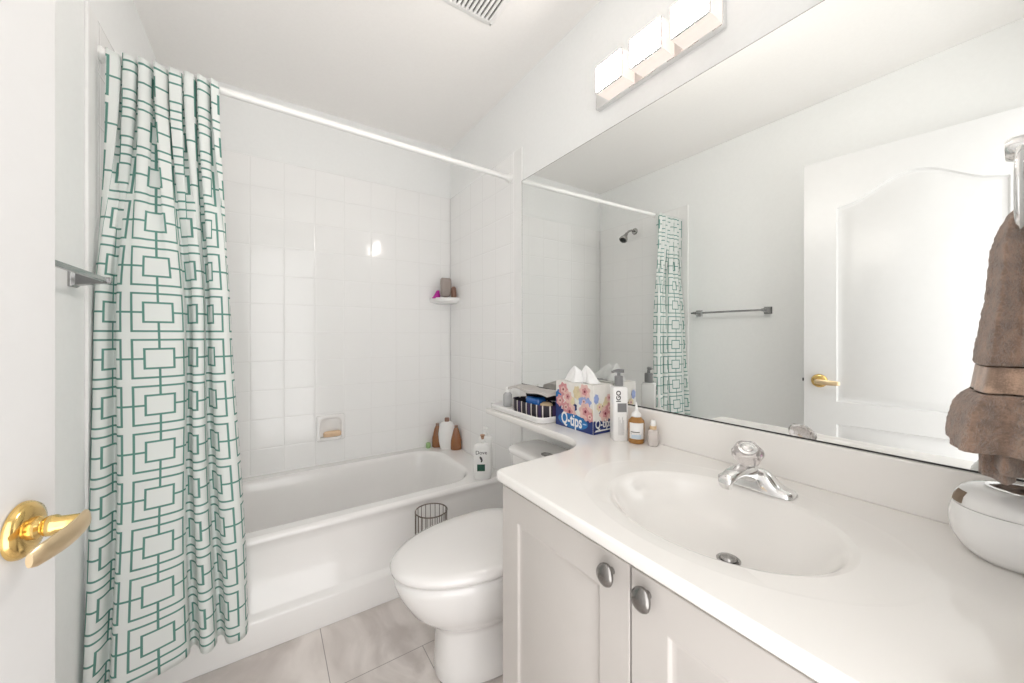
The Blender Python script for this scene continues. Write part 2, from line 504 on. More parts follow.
for i in range(15):
    u = i / 14
    x = lx + .012 - u * .098
    y = -.054 - .006 * sin(u * pi) + .004 * u
    hz = .0125 - .002 * u + .0015 * sin(u * pi)
    hy = .0055 if 0 < i < 14 else .003
    if i in (0, 14): hz *= .75
    z = lz - .004 * u
    rings.append([(x, y + hy * cos(2*pi*k/14), z + hz * sin(2*pi*k/14)) for k in range(14)])
loft(bm, rings)
obj('lever', bm, M_satin, h, local=True)
bm = B((DW - .001, .006, lz - .028), (DW + .0015, .029, lz + .028)); box(bm, (DW, .011, lz - .008), (DW + .009, .024, lz + .008))
obj('latch', bm, M_dark, door, local=True, bev=.001)
bm = bmesh.new()
for z in (.25, 1.02, 1.80):
    lathe(bm, [(0, -.045), (.006, -.045), (.006, .045), (0, .045)], (-.004, -.004, z), n=12)
    box(bm, (-.003, -.002, z - .044), (0, .030, z + .044))
obj('hinge', bm, M_brass, door, local=True)

# ------------------------------------------------------------------ bathtub
TX0, TX1 = WL + .0095, WR - .0075
tub = thing('bathtub', 'white enamelled built-in bathtub under the tiled shower wall', 'bathtub', (.32, 1.62, 0))
bm = bmesh.new()
prof = [(1.617, 0.001), (1.617, .108), (1.620, .116), (1.640, .128), (1.646, .136), (1.656, .34), (1.655, .366), (1.648, .376), (1.647, .386), (1.652, .396), (1.664, .400)]
N = 40
def row(x):
    return [(x, y, z) for y, z in prof]
xs = [TX0 + (TX1 - TX0) * i / N for i in range(N + 1)]
va = [[bm.verts.new(p) for p in row(x)] for x in xs]
for a, b in zip(va, va[1:]):
    for i in range(len(prof) - 1): bm.faces.new((a[i], b[i], b[i+1], a[i+1]))
obj('apron', bm, M_tub, tub, ang=80)
bm = bmesh.new()
def tubring(x0, x1, y0, y1, z, r, n=10): return [(p[0], p[1], z) for p in rrect(x0, y0, x1, y1, r, n)]
top = [bm.verts.new(p) for p in ((TX0, 1.664, .400), (TX1, 1.664, .400), (TX1, WB - .001, .400), (TX0, WB - .001, .400))]
rs = [(-.32, .935, 1.712, 2.312, .400, .17), (-.315, .930, 1.717, 2.307, .3985, .168), (-.308, .923, 1.724, 2.300, .392, .165), (-.302, .915, 1.730, 2.294, .375, .16),
      (-.285, .885, 1.745, 2.280, .25, .15), (-.265, .840, 1.765, 2.262, .12, .14), (-.235, .79, 1.79, 2.235, .085, .12), (-.16, .70, 1.86, 2.165, .072, .08), (-.05, .55, 1.97, 2.06, .070, .03)]
vs = loft(bm, [tubring(*r[:5], r[5]) for r in rs], cap0=False)
fill(bm, [top, vs[0]])
obj('basin', bm, M_tub, tub, ang=60, flatz=True)
bm = bmesh.new()   # caulk bead along the wall
tube(bm, [(TX0 + .002, WB - .006, .404), (TX1 - .002, WB - .006, .404)], .005, n=8)
obj('caulk', bm, M_white, tub)

# ------------------------------------------------------------------ shower rod, curtain, head
rod = thing('shower_curtain_rod', 'long white shower curtain rod spanning wall to wall above the tub', 'curtain rod', (WR - .01, ROD_Y, 1.965))
zr = lambda x: 1.965 + (1.995 - 1.965) * (WR - x) / (WR - WL)
obj('pole', T([(WL + .022, ROD_Y, zr(WL)), (.32, ROD_Y, zr(.32) ), (WR - .02, ROD_Y, zr(WR))], .0125, n=20), M_white, rod)
for x0, sgn in ((WL + .0085, 1), (WR - .0065, -1)):
    obj('flange', L([(0, 0), (.024, 0), (.024, sgn * .004), (.017, sgn * .012), (.0155, sgn * .026), (0, sgn * .026)], (x0, ROD_Y, zr(x0)), axis='x', n=24), M_white, rod)

cur = thing('shower_curtain', 'white shower curtain with teal interlocking squares bunched at the left end of the rod', 'shower curtain', (-.26, 1.58, .135))
def catmull(P, n):
    out = []
    m = len(P)
    for i in range(m - 1):
        p0, p1, p2, p3 = P[max(i-1, 0)], P[i], P[i+1], P[min(i+2, m-1)]
        for k in range(n):
            t = k / n
            out.append(tuple(.5 * ((2*p1[j]) + (-p0[j] + p2[j]) * t + (2*p0[j] - 5*p1[j] + 4*p2[j] - p3[j]) * t*t + (-p0[j] + 3*p1[j] - 3*p2[j] + p3[j]) * t**3) for j in range(2)))
    out.append(tuple(P[-1]))
    return out
# horizontal section half way down: broad fold, two narrow valleys, another fold
MID = [(-.405, 1.610), (-.412, 1.575), (-.398, 1.548), (-.383, 1.556), (-.376, 1.580), (-.368, 1.578), (-.362, 1.552), (-.350, 1.540), (-.31, 1.536), (-.27, 1.540), (-.236, 1.552),
       (-.224, 1.572), (-.229, 1.596), (-.219, 1.603), (-.209, 1.585), (-.204, 1.562), (-.193, 1.554), (-.181, 1.562), (-.176, 1.586), (-.180, 1.604), (-.170, 1.609), (-.161, 1.590),
       (-.157, 1.566), (-.148, 1.552), (-.133, 1.549), (-.118, 1.554), (-.109, 1.568), (-.107, 1.590)]
SUB = 6
mid = catmull(MID, SUB); NP = len(mid)
arc = [0]
for i in range(1, NP): arc.append(arc[-1] + math.dist(mid[i], mid[i-1]))
AL = arc[-1]
ZT, ZB_, NR = 1.984, .135, 90
bm = bmesh.new(); uvl = bm.loops.layers.uv.new('cloth')
grid = []
for r in range(NR + 1):
    v = r / NR; z = ZT + (ZB_ - ZT) * v
    rowv = []
    for i, (mx, my) in enumerate(mid):
        s_ = arc[i] / AL
        # top: tight even gathers just in front of the rod
        gx = -.392 + .258 * s_
        gy = 1.578 + .022 * cos(2 * pi * 7.5 * s_ + .6) + .005 * cos(2 * pi * 17 * s_)
        gx += .010 * sin(4 * pi * 7.5 * s_ + .4)
        k = min(1, v / .42); k = k * k * (3 - 2 * k)
        x = gx * (1 - k) + mx * k; y = gy * (1 - k) + my * k
        # below: folds swing out in front of the tub
        q = max(0, (v - .30) / .70)
        x += q * ((s_ - .22) * .072) - .03 * q * max(0, .12 - s_) * 2
        depth = (y - 1.572)
        y += q * (-.030 - .075 * max(0, 1 - s_ / .42) ** 1.3 * q + depth * .22)
        x += .004 * sin(9 * v + 7 * s_) * k
        y += .004 * sin(13 * v + 15 * s_) * k
        zz = z + (.006 * sin(2 * pi * 7.5 * s_) if r == 0 else 0)
        if r >= NR - 3: zz += 0
        if v < .05: y = min(y, 1.601)
        if z < .43: y = min(y, 1.606)
        x = max(x, WL + .012)
        rowv.append(bm.verts.new((x, y, zz)))
    grid.append(rowv)
U0 = .148 * .5
for r in range(NR):
    for i in range(NP - 1):
        f = bm.faces.new((grid[r][i], grid[r+1][i], grid[r+1][i+1], grid[r][i+1]))
        for lp, (rr, ii) in zip(f.loops, ((r, i), (r+1, i), (r+1, i+1), (r, i+1))):
            lp[uvl].uv = (arc[ii] * 1.12 + .100, (1 - rr / NR) * (ZT - ZB_) + .1015)
cl = obj('cloth', bm, M_curtain, cur, ang=180)
sd = cl.modifiers.new('thickness', 'SOLIDIFY'); sd.thickness = .0012
for k in range(8):
    x = -.388 + k * .0345
    zz = zr(x)
    obj('ring', T([(x + .004 * cos(a), ROD_Y - .001 + .0205 * cos(a), zz - .004 + .0185 * sin(a)) for a in [2*pi*j/20 for j in range(20)]], .002, n=6, closed=True), M_white, cur)

sh = thing('wall_shower', 'chrome shower head on a bent arm on the tiled left wall, seen in the mirror', 'shower head', (WL + .008, 1.99, 2.0))
obj('flange', L([(0, 0), (.028, 0), (.026, .006), (.012, .012), (0, .012)], (WL + .0085, 1.99, 2.0), axis='x', n=24), M_steel, sh)
obj('arm', T([(WL + .012, 1.99, 2.0), (WL + .05, 1.99, 2.002), (WL + .085, 1.99, 1.99), (WL + .115, 1.99, 1.965)], .0085, n=12), M_steel, sh)
bm = bmesh.new()
d = Vector((.62, -.05, -.78)).normalized(); c0 = Vector((WL + .112, 1.99, 1.968))
tube(bm, [c0 + d * t for t in (0, .012, .02, .034, .060, .076, .080)], [.011, .012, .014, .018, .030, .034, .031], n=24)
obj('spray_head', bm, M_steel, sh)
bm = bmesh.new(); tube(bm, [c0 + d * t for t in (.0795, .0815)], [.026, .024], n=24)
obj('nozzle_plate', bm, M_dark, sh)

# towel bar on the left wall
tb = thing('towel_bar', 'slim chrome towel bar on the left wall beside the shower curtain', 'towel bar', (WL, 1.22, 1.295))
BX = WL + .065
obj('bar', B((BX - .005, .992, 1.289), (BX + .005, 1.470, 1.301)), M_bar, tb, bev=.0015)
for y in (1.015, 1.445):
    bm = bmesh.new()
    rings = []
    for x, hw in ((WL, .022), (WL + .006, .022), (WL + .012, .017), (BX - .012, .0095), (BX + .010, .0085)):
        rings.append([(x, y + a * hw, 1.295 + b * hw) for a, b in ((-1, -1), (1, -1), (1, 1), (-1, 1))])
    loft(bm, rings)
    obj('bracket', bm, M_bar, tb, bev=.0012, ang=20)

# corner shelf and soap dish (glazed ceramic, set into the tile)
cs = thing('corner_shelf', 'small white ceramic shelf in the tiled corner above the tub', 'shelf', (WR - .01, WB, 1.36))
bm = bmesh.new()
def quarter(r, z, n=16):
    cx, cy = WR - .0065, WB - .0005
    return [(cx, cy, z)] + [(cx - r * cos(pi/2*i/n), cy - r * sin(pi/2*i/n), z) for i in range(n + 1)]
loft(bm, [quarter(.10, 1.352), quarter(.145, 1.362), quarter(.150, 1.372), quarter(.150, 1.388), quarter(.147, 1.391), quarter(.135, 1.391), quarter(.132, 1.385)])
obj('shelf_plate', bm, M_wglossy, cs, ang=60)
z0 = 1.385
b1 = thing('lotion_tube', 'small taupe tube standing on its cap on the corner shelf', 'tube', (.995, 2.292, z0))
obj('cap', L([(0, 0), (.013, 0), (.0135, .004), (.012, .012), (0, .012)], (.995, 2.292, z0)), M_capbr, b1)
bm = bmesh.new()
loft(bm, [sup(.995, 2.292, z0 + zz, a, b, e) for zz, a, b, e in ((.012, .018, .014, 2.4), (.018, .030, .020, 2.6), (.04, .034, .022, 3), (.10, .037, .022, 3.2), (.128, .036, .018, 3.2), (.136, .030, .012, 3))])
obj('body', bm, M_taupe, b1, ang=60)
b2 = thing('razor_holder', 'magenta wedge shaped piece beside the taupe tube on the corner shelf', 'toiletry', (.945, 2.335, z0))
bm = bmesh.new()
loft(bm, [sup(.938, 2.320, z0 + zz, a, .013, 3.0, rot=.1) for zz, a in ((0, .026), (.004, .0285))] + [sup(.941 + .011 * t, 2.320, z0 + .004 + .05 * t, .0275 - .020 * t, .013 - .004 * t, 3.0, rot=.1) for t in (.15, .4, .7, .95, 1.0)])
obj('body', bm, M_magenta, b2, ang=60)
b3 = tag(obj('soap_bar', (lambda bm: (loft(bm, [sup(1.042, 2.270, z0 + zz, a, b, 2.6) for zz, a, b in ((0, .011, .014), (.004, .015, .020), (.04, .016, .021), (.07, .014, .018), (.080, .008, .010))]), bm)[1])(bmesh.new()), M_capbr, ang=60), 'small dark brown jar at the back of the corner shelf beside the taupe tube', 'jar')
b3.name = 'brown_jar'

sd_ = thing('soap_dish', 'white ceramic soap dish set into the back wall tiles', 'soap dish', (.314, WB, .53))
x0, x1, zb, zt = .238, .390, .533, .683
bm = bmesh.new()
ring = lambda g, y, r=.012: [(p[0], y, p[1]) for p in rrect(x0 + g, zb + g, x1 - g, zt - g, r, 5)]
ringI = lambda g, y, r=.03: [(p[0], y, p[1]) for p in rrect(x0 + g, zb + g, x1 - g, zt - g, r, 5)]
loft(bm, [ring(.0, WB - .0005), ring(.0, WB - .006), ring(.003, WB - .010), ringI(.017, WB - .012), ringI(.021, WB - .009), ringI(.026, WB - .002)], cap0=True, cap1=True)
obj('body', bm, M_wglossy, sd_, ang=50)
bm = bmesh.new(); pr = []
for t in [i / 16 for i in range(17)]:
    a = pi * t
    pr.append((x0 + .076 - .058 * cos(a), WB - .011 - .040 * sin(a)))
loft(bm, [[(x, y, z) for x, y in pr] for z in (zb + .014, zb + .018, zb + .026, zb + .028)])
obj('tray', bm, M_wglossy, sd_, ang=50)
s = tag(obj('soap_bar', (lambda bm: (loft(bm, [sup(.318, WB - .030, zb + .029 + zz, a, b, 3.0) for zz, a, b in ((0, .042, .012), (.004, .047, .016), (.022, .047, .016), (.029, .040, .012), (.031, .030, .006))]), bm)[1])(bmesh.new()), M_soap, ang=60), 'tan bar of soap lying in the ceramic wall soap dish', 'soap')

# ------------------------------------------------------------------ bottles on the tub
RZ = .400
def bottle(name, label, cat, x, y, z, body, m, e=2.6, rot=0.0):
    t = thing(name, label, cat, (x, y, z))
    bm = bmesh.new(); loft(bm, [sup(x, y, z + zz, a, b, e, 36, rot) for zz, a, b in body])
    obj('body', bm, m, t, ang=55)
    return t
vc = lambda x, y: Vector((-x, -y, 0)).normalized()        # towards the viewer's standpoint, for turning labels out into the room
bx, by = .985, 2.250; rt = -.36
t = bottle('body_wash_bottle', 'white curvy bottle with brown cap standing at the back corner of the tub', 'bottle', bx, by, RZ,
           [(0, .036, .018), (.006, .042, .020), (.05, .051, .022), (.10, .055, .022), (.15, .049, .020), (.172, .038, .018), (.180, .014, .012)], M_white, 2.6, rt)
obj('cap', L([(0, .180), (.015, .180), (.015, .198), (.012, .204), (0, .204)], (bx, by, RZ)), M_capbr, t)
for bx2, by2, lab in ((.950, 2.325, 'brown bottle behind the white curvy bottle, on its left side'), (1.030, 2.205, 'brown bottle behind the white curvy bottle, on its right side')):
    t = bottle('brown_bottle', lab, 'bottle', bx2, by2, RZ, [(0, .032, .019), (.005, .036, .022), (.06, .034, .022), (.12, .020, .018), (.140, .012, .012)], M_brown, 2.3, rt)
    obj('cap', L([(0, .140), (.011, .140), (.011, .156), (0, .157)], (bx2, by2, RZ)), M_capbr, t)
t = tag(obj('green_soap_bar', (lambda bm: (loft(bm, [sup(.890, 2.335, RZ + zz, a, b, 2.6) for zz, a, b in ((0, .012, .012), (.004, .015, .015), (.03, .014, .014), (.036, .009, .009))]), bm)[1])(bmesh.new()), M_greenlt, ang=60), 'tiny green tub beside the left brown bottle on the tub ledge', 'tub')
t.name = 'green_tub'

# shampoo on the front right corner of the tub rim
bx, by = .938, 1.688; rt = -.52
t = bottle('shampoo_bottle', 'white shampoo bottle with black script and dark green label on the tub rim', 'bottle', bx, by, RZ,
           [(0, .040, .020), (.006, .045, .024), (.06, .047, .025), (.15, .046, .024), (.172, .041, .022), (.180, .029, .018), (.183, .012, .011)], M_white, 3.0, rt)
obj('pump', L([(0, .182), (.011, .182), (.011, .194), (.006, .197), (.006, .204), (0, .205)], (bx, by, RZ)), M_white, t)
bm = bmesh.new()
tube(bm, [(bx, by, RZ + .203), (bx, by, RZ + .212), (bx, by, RZ + .226)], [.006, .008, .013], n=12)
obj('pump_head', bm, M_wood, t)
vdir = Vector((sin(rt) * -1 if False else -sin(-rt), -cos(rt), 0))
nrm = Vector((sin(rt), -cos(rt), 0)); rgt = Vector((cos(rt), sin(rt), 0))
base = Vector((bx, by, RZ)) + nrm * .0256
base2 = Vector((bx, by, RZ)) + nrm * .0256 - rgt * .006
obj('lettering', text_bm('Dove', .027, frame_mtx(base2 + Vector((0, 0, .140)), rgt, (0, 0, 1)), .0004), M_ink, t, smooth=False)
bm = bmesh.new()
for (u, z, a, b, r_) in ((-.001, .110, .0055, .012, .5), (.002, .098, .004, .008, -.4)):
    loft(bm, [[(base2 + rgt * (u + a * cos(k*pi/8) * cos(r_) - b * sin(k*pi/8) * sin(r_)) + Vector((0, 0, z + a * cos(k*pi/8) * sin(r_) + b * sin(k*pi/8) * cos(r_))) + nrm * q).to_tuple() for k in range(16)] for q in (-.001, .0006)])
obj('emblem', bm, M_ink, t)
bm = bmesh.new()
pts = [base2 + rgt * u + Vector((0, 0, z)) for u, z in ((-.021, .046), (.019, .046), (.019, .080), (-.021, .080))]
loft(bm, [[(p + nrm * q).to_tuple() for p in pts] for q in (-.002, .0007)])
obj('label', bm, M_green, t)
bx, by = .992, 1.752
t = bottle('conditioner_bottle', 'plain white bottle with pump behind the shampoo bottle on the tub rim', 'bottle', bx, by, RZ,
           [(0, .034, .020), (.006, .038, .024), (.10, .038, .024), (.188, .036, .022), (.195, .028, .018), (.199, .012, .011)], M_white, 4.0, -.52)
obj('pump', L([(0, .199), (.011, .199), (.011, .214), (.004, .217), (.004, .236), (.014, .238), (.012, .246), (0, .247)], (bx, by, RZ)), M_white, t)

# ------------------------------------------------------------------ toilet
to = thing('toilet', 'white two-piece toilet with closed lid between the tub and the vanity', 'toilet', (.78, 1.175, 0))
TYC = 1.172
def egg(xf, xb, hw, z, e=2.0, n=48, back=3.2, fr=.60):
    """outline pointing to -x: long rounded nose, squarer back"""
    out = []
    xc = xf + (xb - xf) * fr
    for i in range(n):
        t = 2 * pi * i / n; c, s = cos(t), sin(t)
        if c < 0:
            x = xc - (xc - xf) * abs(c) ** (2 / e); y = hw * math.copysign(abs(s) ** (2 / e), s)
        else:
            x = xc + (xb - xc) * abs(c) ** (2 / back); y = hw * math.copysign(abs(s) ** (2 / back), s)
        out.append((x, TYC + y, z))
    return out
bm = bmesh.new()
loft(bm, [egg(.478, .98, .122, .001, 2.5), egg(.474, .98, .126, .010, 2.5), egg(.476, .97, .124, .05, 2.5), egg(.478, .96, .122, .165, 2.5), egg(.472, .95, .126, .186, 2.4),
          egg(.440, .93, .144, .206, 2.2), egg(.392, .92, .167, .250, 2.1), egg(.356, .90, .182, .308, 2.05), egg(.338, .885, .189, .352, 2.0), egg(.336, .88, .190, .376, 2.0), egg(.346, .875, .182, .382)])
obj('bowl', bm, M_porc, to, ang=70)
bm = bmesh.new()
loft(bm, [egg(.350, .862, .180, .3825), egg(.345, .864, .184, .384), egg(.345, .864, .184, .386), egg(.350, .862, .180, .3875)])
obj('seat', bm, M_seat, to, ang=50)
bm = bmesh.new()
loft(bm, [egg(.336, .865, .189, .3885), egg(.328, .868, .195, .393), egg(.326, .868, .197, .405), egg(.332, .866, .192, .416), egg(.354, .855, .173, .424), egg(.41, .82, .130, .430), egg(.51, .74, .06, .433)])
obj('lid', bm, M_seat, to, ang=70)
for s_ in (-1, 1):
    obj('hinge_cap', L([(0, 0), (.016, 0), (.016, .012), (.010, .017), (0, .017)], (.872, TYC + s_ * .07, .383)), M_seat, to)
bm = bmesh.new()
R4 = lambda x0, y0, x1, y1, r, z: [(p[0], p[1], z) for p in rrect(x0, y0, x1, y1, r, 6)]
loft(bm, [R4(.905, TYC - .165, 1.052, TYC + .165, .03, .36), R4(.895, TYC - .175, 1.054, TYC + .175, .04, .40), R4(.882, TYC - .190, 1.056, TYC + .190, .045, .628), R4(.882, TYC - .190, 1.056, TYC + .190, .045, .634)])
obj('tank', bm, M_porc, to, ang=60)
bm = bmesh.new()
y0, y1 = TYC - .200, TYC + .200
loft(bm, [R4(.878, y0 + .006, 1.058, y1 - .006, .045, .635), R4(.870, y0, 1.059, y1, .05, .640), R4(.869, y0, 1.059, y1, .05, .656), R4(.873, y0 + .004, 1.057, y1 - .004, .048, .663), R4(.885, y0 + .016, 1.050, y1 - .016, .042, .667)])
obj('tank_lid', bm, M_porc, to, ang=60)
obj('flush_button', (lambda bm: (loft(bm, [sup(.935, TYC - .02, z, a, b, 2.0) for z, a, b in ((.666, .022, .030), (.670, .021, .029), (.671, .015, .022), (.6695, .014, .021))]), bm)[1])(bmesh.new()), M_steel, to)

# wire stand between toilet and tub
wx, wy, wrr, wz = .585, 1.500, .066, .400
wb_ = thing('wire_basket', 'round bronze wire stand on the floor between the toilet and the tub', 'wire basket', (wx, wy, 0))
circ = lambda r, z, n=36: [(wx + r * cos(2*pi*i/n), wy + r * sin(2*pi*i/n), z) for i in range(n)]
for z in (.004, .20, wz):
    obj('hoop', T(circ(wrr, z), .0026 if z in (.004, wz) else .0016, n=6, closed=True), M_wire, wb_)
for i in range(20):
    a = 2 * pi * i / 20
    obj('upright', T([(wx + wrr * cos(a), wy + wrr * sin(a), .004), (wx + wrr * cos(a), wy + wrr * sin(a), wz)], .0014, n=6), M_wire, wb_)

# ------------------------------------------------------------------ vanity
van = thing('vanity_cabinet', 'off-white vanity cabinet with two raised panel doors under the worktop', 'cabinet', (.78, .39, 0))
CX = .517; VY0, VY1 = WF + .002, .824
bm = bmesh.new()
box(bm, (CX + .018, VY0, .09), (1.052, VY1, .645)); box(bm, (CX + .018, VY0, .645), (CX + .036, VY1, .770)); box(bm, (CX + .036, VY1 - .018, .645), (1.052, VY1, .770)); box(bm, (1.034, VY0, .645), (1.052, VY1 - .018, .770)); box(bm, (CX + .036, VY0, .645), (1.034, VY0 + .018, .770))
box(bm, (CX + .07, VY0, 0.001), (1.05, VY1 - .0, .09))
obj('body', bm, M_cab, van, smooth=False)
def cab_door(ya, yb):
    """door whose face looks to -x"""
    w = yb - ya; hgt = .655
    rect = [(.068, .068), (w - .068, .068), (w - .068, hgt - .072), (.068, hgt - .072)]
    bm = panel_slab(w, hgt, .017, [rect], [(.005, .0050), (.010, .0065), (.014, .0065), (.034, .0008)])
    # local X -> +/-y ; front (local -y) -> -x
    m = Matrix(((0, 1, 0, CX + .0085), (-1, 0, 0, yb), (0, 0, 1, .100), (0, 0, 0, 1)))
    bmesh.ops.transform(bm, matrix=m, verts=bm.verts)
    return bm
def knob(par, y, z, rot):
    kn = bpy.data.objects.new('knob', None)
    bm = bmesh.new()
    lathe(bm, [(.0, 0), (.0065, 0), (.005, .004), (.005, .014), (0, .014)], (0, 0, 0), n=16, axis='z')
    rings = []
    N = 20
    for j in range(9):
        ph = pi * j / 8
        rr, hh = sin(ph), -cos(ph)
        ring = []
        for i in range(N):
            a = 2 * pi * i / N
            q = 1 + .20 * sin(a)           # egg shape: wide end up
            ring.append((.0150 * max(rr, .001) * cos(a) * (1 - .22 * -sin(a) * -1 if False else 1 + .16 * -sin(a)), .0195 * max(rr, .001) * sin(a), .019 + .0085 * hh))
        rings.append(ring)
    rings = [[(x * 1.22, y * 1.12, z) for x, y, z in r] for r in rings]
    loft(bm, rings)
    # local z -> -x, local x -> y, local y -> z
    m = Matrix.Translation((CX, y, z)) @ Matrix(((0, 0, -1, 0), (1, 0, 0, 0), (0, 1, 0, 0), (0, 0, 0, 1))) @ Matrix.Rotation(rot, 4, 'Z')
    bmesh.ops.transform(bm, matrix=m, verts=bm.verts)
    bpy.data.objects.remove(kn)
    return obj('knob', bm, M_knob, par, ang=70)
d1 = obj('door', cab_door(.4155, .822), M_cab, van, bev=.0015, ang=25)
d2 = obj('door', cab_door(.006, .4115), M_cab, van, bev=.0015, ang=25)
knob(d1, .453, .726, .35); knob(d2, .378, .727, .35)

# worktop with moulded basin and banjo ledge over the toilet
wt = thing('worktop', 'off-white cultured marble vanity worktop with oval basin and ledge over the toilet', 'worktop', (.78, .6, CZ - .026))
FR, BK, YE = .496, WR - .0075, 1.540
R_ = .075
out = [(FR, WF + .001), (BK, WF + .001), (BK, YE), (.874, YE), (.866, 1.30)]
# ledge front, concave fillet into the left end of the main top
fx, fy = .862, .835
for i in range(9):
    a = i / 8
    # quadratic corner
    p0, p1, p2 = Vector((.864, .985)), Vector((.864, .850)), Vector((.735, .842))
    q = p0 * (1-a)**2 + p1 * 2*a*(1-a) + p2 * a*a
    out.append((q.x, q.y))
out += [(.62, .836), (.515, .829), (.503, .826), (.497, .820), (FR, .812)]
bm = bmesh.new()
prof = [(.004, -.026), (0, -.022), (0, -.006), (.0015, -.002), (.005, 0)]
rings = [[(p[0], p[1], CZ + z) for p in offset(out, d)] for d, z in prof]
vs = loft(bm, rings, cap0=False, cap1=False)
EC = (.752, .40)
DRX, DRY = .757, .370
def ell(a, b, z, cx=EC[0], cy=EC[1], n=72):
    return [(cx + a * cos(2*pi*i/n), cy + b * sin(2*pi*i/n), z) for i in range(n)]
o1 = ell(.225, .300, CZ, EC[0] + .014)
bas = [o1, ell(.218, .292, CZ - .0005, EC[0] + .012), ell(.182, .222, CZ - .0016), ell(.175, .214, CZ - .0035), ell(.169, .207, CZ - .008), ell(.163, .200, CZ - .018), ell(.153, .187, CZ - .034),
       ell(.136, .166, CZ - .056), ell(.112, .134, CZ - .074, EC[0] + .003, EC[1] - .004), ell(.078, .092, CZ - .086, EC[0] + .008, EC[1] - .010), ell(.045, .050, CZ - .091, EC[0] + .012, EC[1] - .016), ell(.021, .021, CZ - .0925, DRX, DRY)]
vb = loft(bm, bas, cap0=False, cap1=False)
fill(bm, [vs[-1], vb[0]])
b0 = vs[0]; hole = [bm.verts.new((p[0], p[1], CZ - .026)) for p in ell(.19, .23, 0)]
fill(bm, [b0, hole])
obj('top', bm, M_counter, wt, ang=50, flatz=True)
bm = B((1.052, WF + .001, CZ - .001), (WR - .0015, TY - .001, .900))
obj('backsplash', bm, M_counter, wt, bev=.004, seg=3)
dr = obj('drain', L([(0, .0), (.021, .0), (.0215, .003), (.019, .005), (.016, .003), (.015, -.004), (0, -.004)], (DRX, DRY, CZ - .0925), n=32), M_steel, wt)
bm = L([(0, .000), (.014, .000), (.0145, .003), (.012, .007), (.004, .009), (0, .009)], (DRX, DRY, CZ - .0905), n=28)
obj('stopper', bm, M_steel, dr)

# faucet
FX, FY, FZ = .945, .402, CZ - .0008
fa = thing('faucet', 'chrome centreset faucet with clear round knob behind the oval basin', 'faucet', (FX, FY, FZ))
bm = bmesh.new(); rings = []
for i in range(29):
    u = -1 + 2 * i / 28
    y = FY + u * .078
    g = max(0, 1 - abs(u)); 
    hz = .013 + .033 * (1 / (1 + math.exp(-(g - .50) * 11)))
    hw = .027 - .007 * abs(u) ** 3
    if abs(u) > .98: hz *= .55; hw *= .75
    elif abs(u) > .9: hw *= .93; hz *= .9
    ring = []
    for j in range(15):
        a = pi * j / 14
        ex = .62
        cx_ = math.copysign(abs(cos(a)) ** ex, cos(a)); sz = abs(sin(a)) ** ex
        lean = .35 * hz
        ring.append((FX + hw * cx_ * (1 - .25 * sz * min(1, hz / .04)), y, FZ + .0004 + hz * sz))
    rings.append(ring)
loft(bm, rings)
obj('base', bm, M_chrome, fa, ang=75)
bm = bmesh.new(); rings = []
KX, KY = .925, FY + .008
sp_ = [(.945, .030, .021, .022), (.925, .035, .021, .021), (.900, .042, .019, .016), (.875, .046, .0175, .012), (.850, .045, .0165, .010), (.832, .040, .0155, .0095), (.822, .034, .0135, .0085), (.819, .030, .010, .006)]
for x, z, hy, hz in sp_:
    rings.append([(x, KY + hy * math.copysign(abs(cos(2*pi*k/20)) ** .7, cos(2*pi*k/20)), FZ + z + hz * math.copysign(abs(sin(2*pi*k/20)) ** .8, sin(2*pi*k/20))) for k in range(20)])
loft(bm, rings)
sp = obj('spout', bm, M_chrome, fa, ang=70)
obj('aerator', L([(0, -.014), (.0095, -.014), (.0095, .0), (0, .0)], (.832, KY, FZ + .034)), M_chrome, sp)
obj('collar', L([(0, .030), (.020, .030), (.020, .048), (.0165, .054), (0, .056)], (KX, KY, FZ), n=28), M_chrome, fa)
kax = Vector((-.48, -.22, .85)).normalized(); kb0 = Vector((KX + .006, KY + .003, FZ + .044))
kq = kax.to_track_quat('Z', 'Y').to_matrix().to_4x4(); kM = Matrix.Translation(kb0) @ kq
def kl(prof, n=28, wob=0.0):
    bm = bmesh.new()
    loft(bm, [[(max(r, 1e-5) * (1 + (wob if k % 4 < 2 else -wob * .6)) * cos(2*pi*k/n), max(r, 1e-5) * (1 + (wob if k % 4 < 2 else -wob * .6)) * sin(2*pi*k/n), h) for k in range(n)] for r, h in prof])
    bmesh.ops.transform(bm, matrix=kM, verts=bm.verts); return bm
obj('neck', kl([(0, -.006), (.0125, -.006), (.0125, .006), (.0145, .009), (.0145, .013), (0, .014)]), M_chrome, fa)
kb = obj('knob_handle', kl([(.012, .0145), (.017, .017), (.020, .025), (.027, .034), (.0305, .044), (.0300, .053), (.026, .0595), (.0215, .062), (.018, .0615)], 24, .05), M_acryl, fa, ang=25)
obj('knob_cap', kl([(0, .0605), (.019, .0605), (.0185, .0635), (.0145, .0645), (.0135, .0625), (.0115, .0630), (.0105, .0660), (.007, .068), (0, .0682)]), M_chrome, kb)

# ------------------------------------------------------------------ mirror
mi = thing('wall_mirror', 'large frameless wall mirror above the worktop backsplash', 'mirror', (WR - .003, .74, .90))
obj('glass', B((WR - .005, WF + .001, .903), (WR - .0003, TY - .0005, 1.914)), M_mirror, mi, smooth=False)
bm = B((WR - .0062, WF + .001, .9003), (WR - .0003, TY - .0005, .9035))
obj('bottom_channel', bm, M_dark, mi, smooth=False)
bm = B((WR - .0056, TY - .0030, .9035), (WR - .0003, TY - .0006, 1.914)); box(bm, (WR - .0056, WF + .001, 1.914), (WR - .0003, TY - .0006, 1.9155))
obj('edge_trim', bm, M_steel, mi, smooth=False)

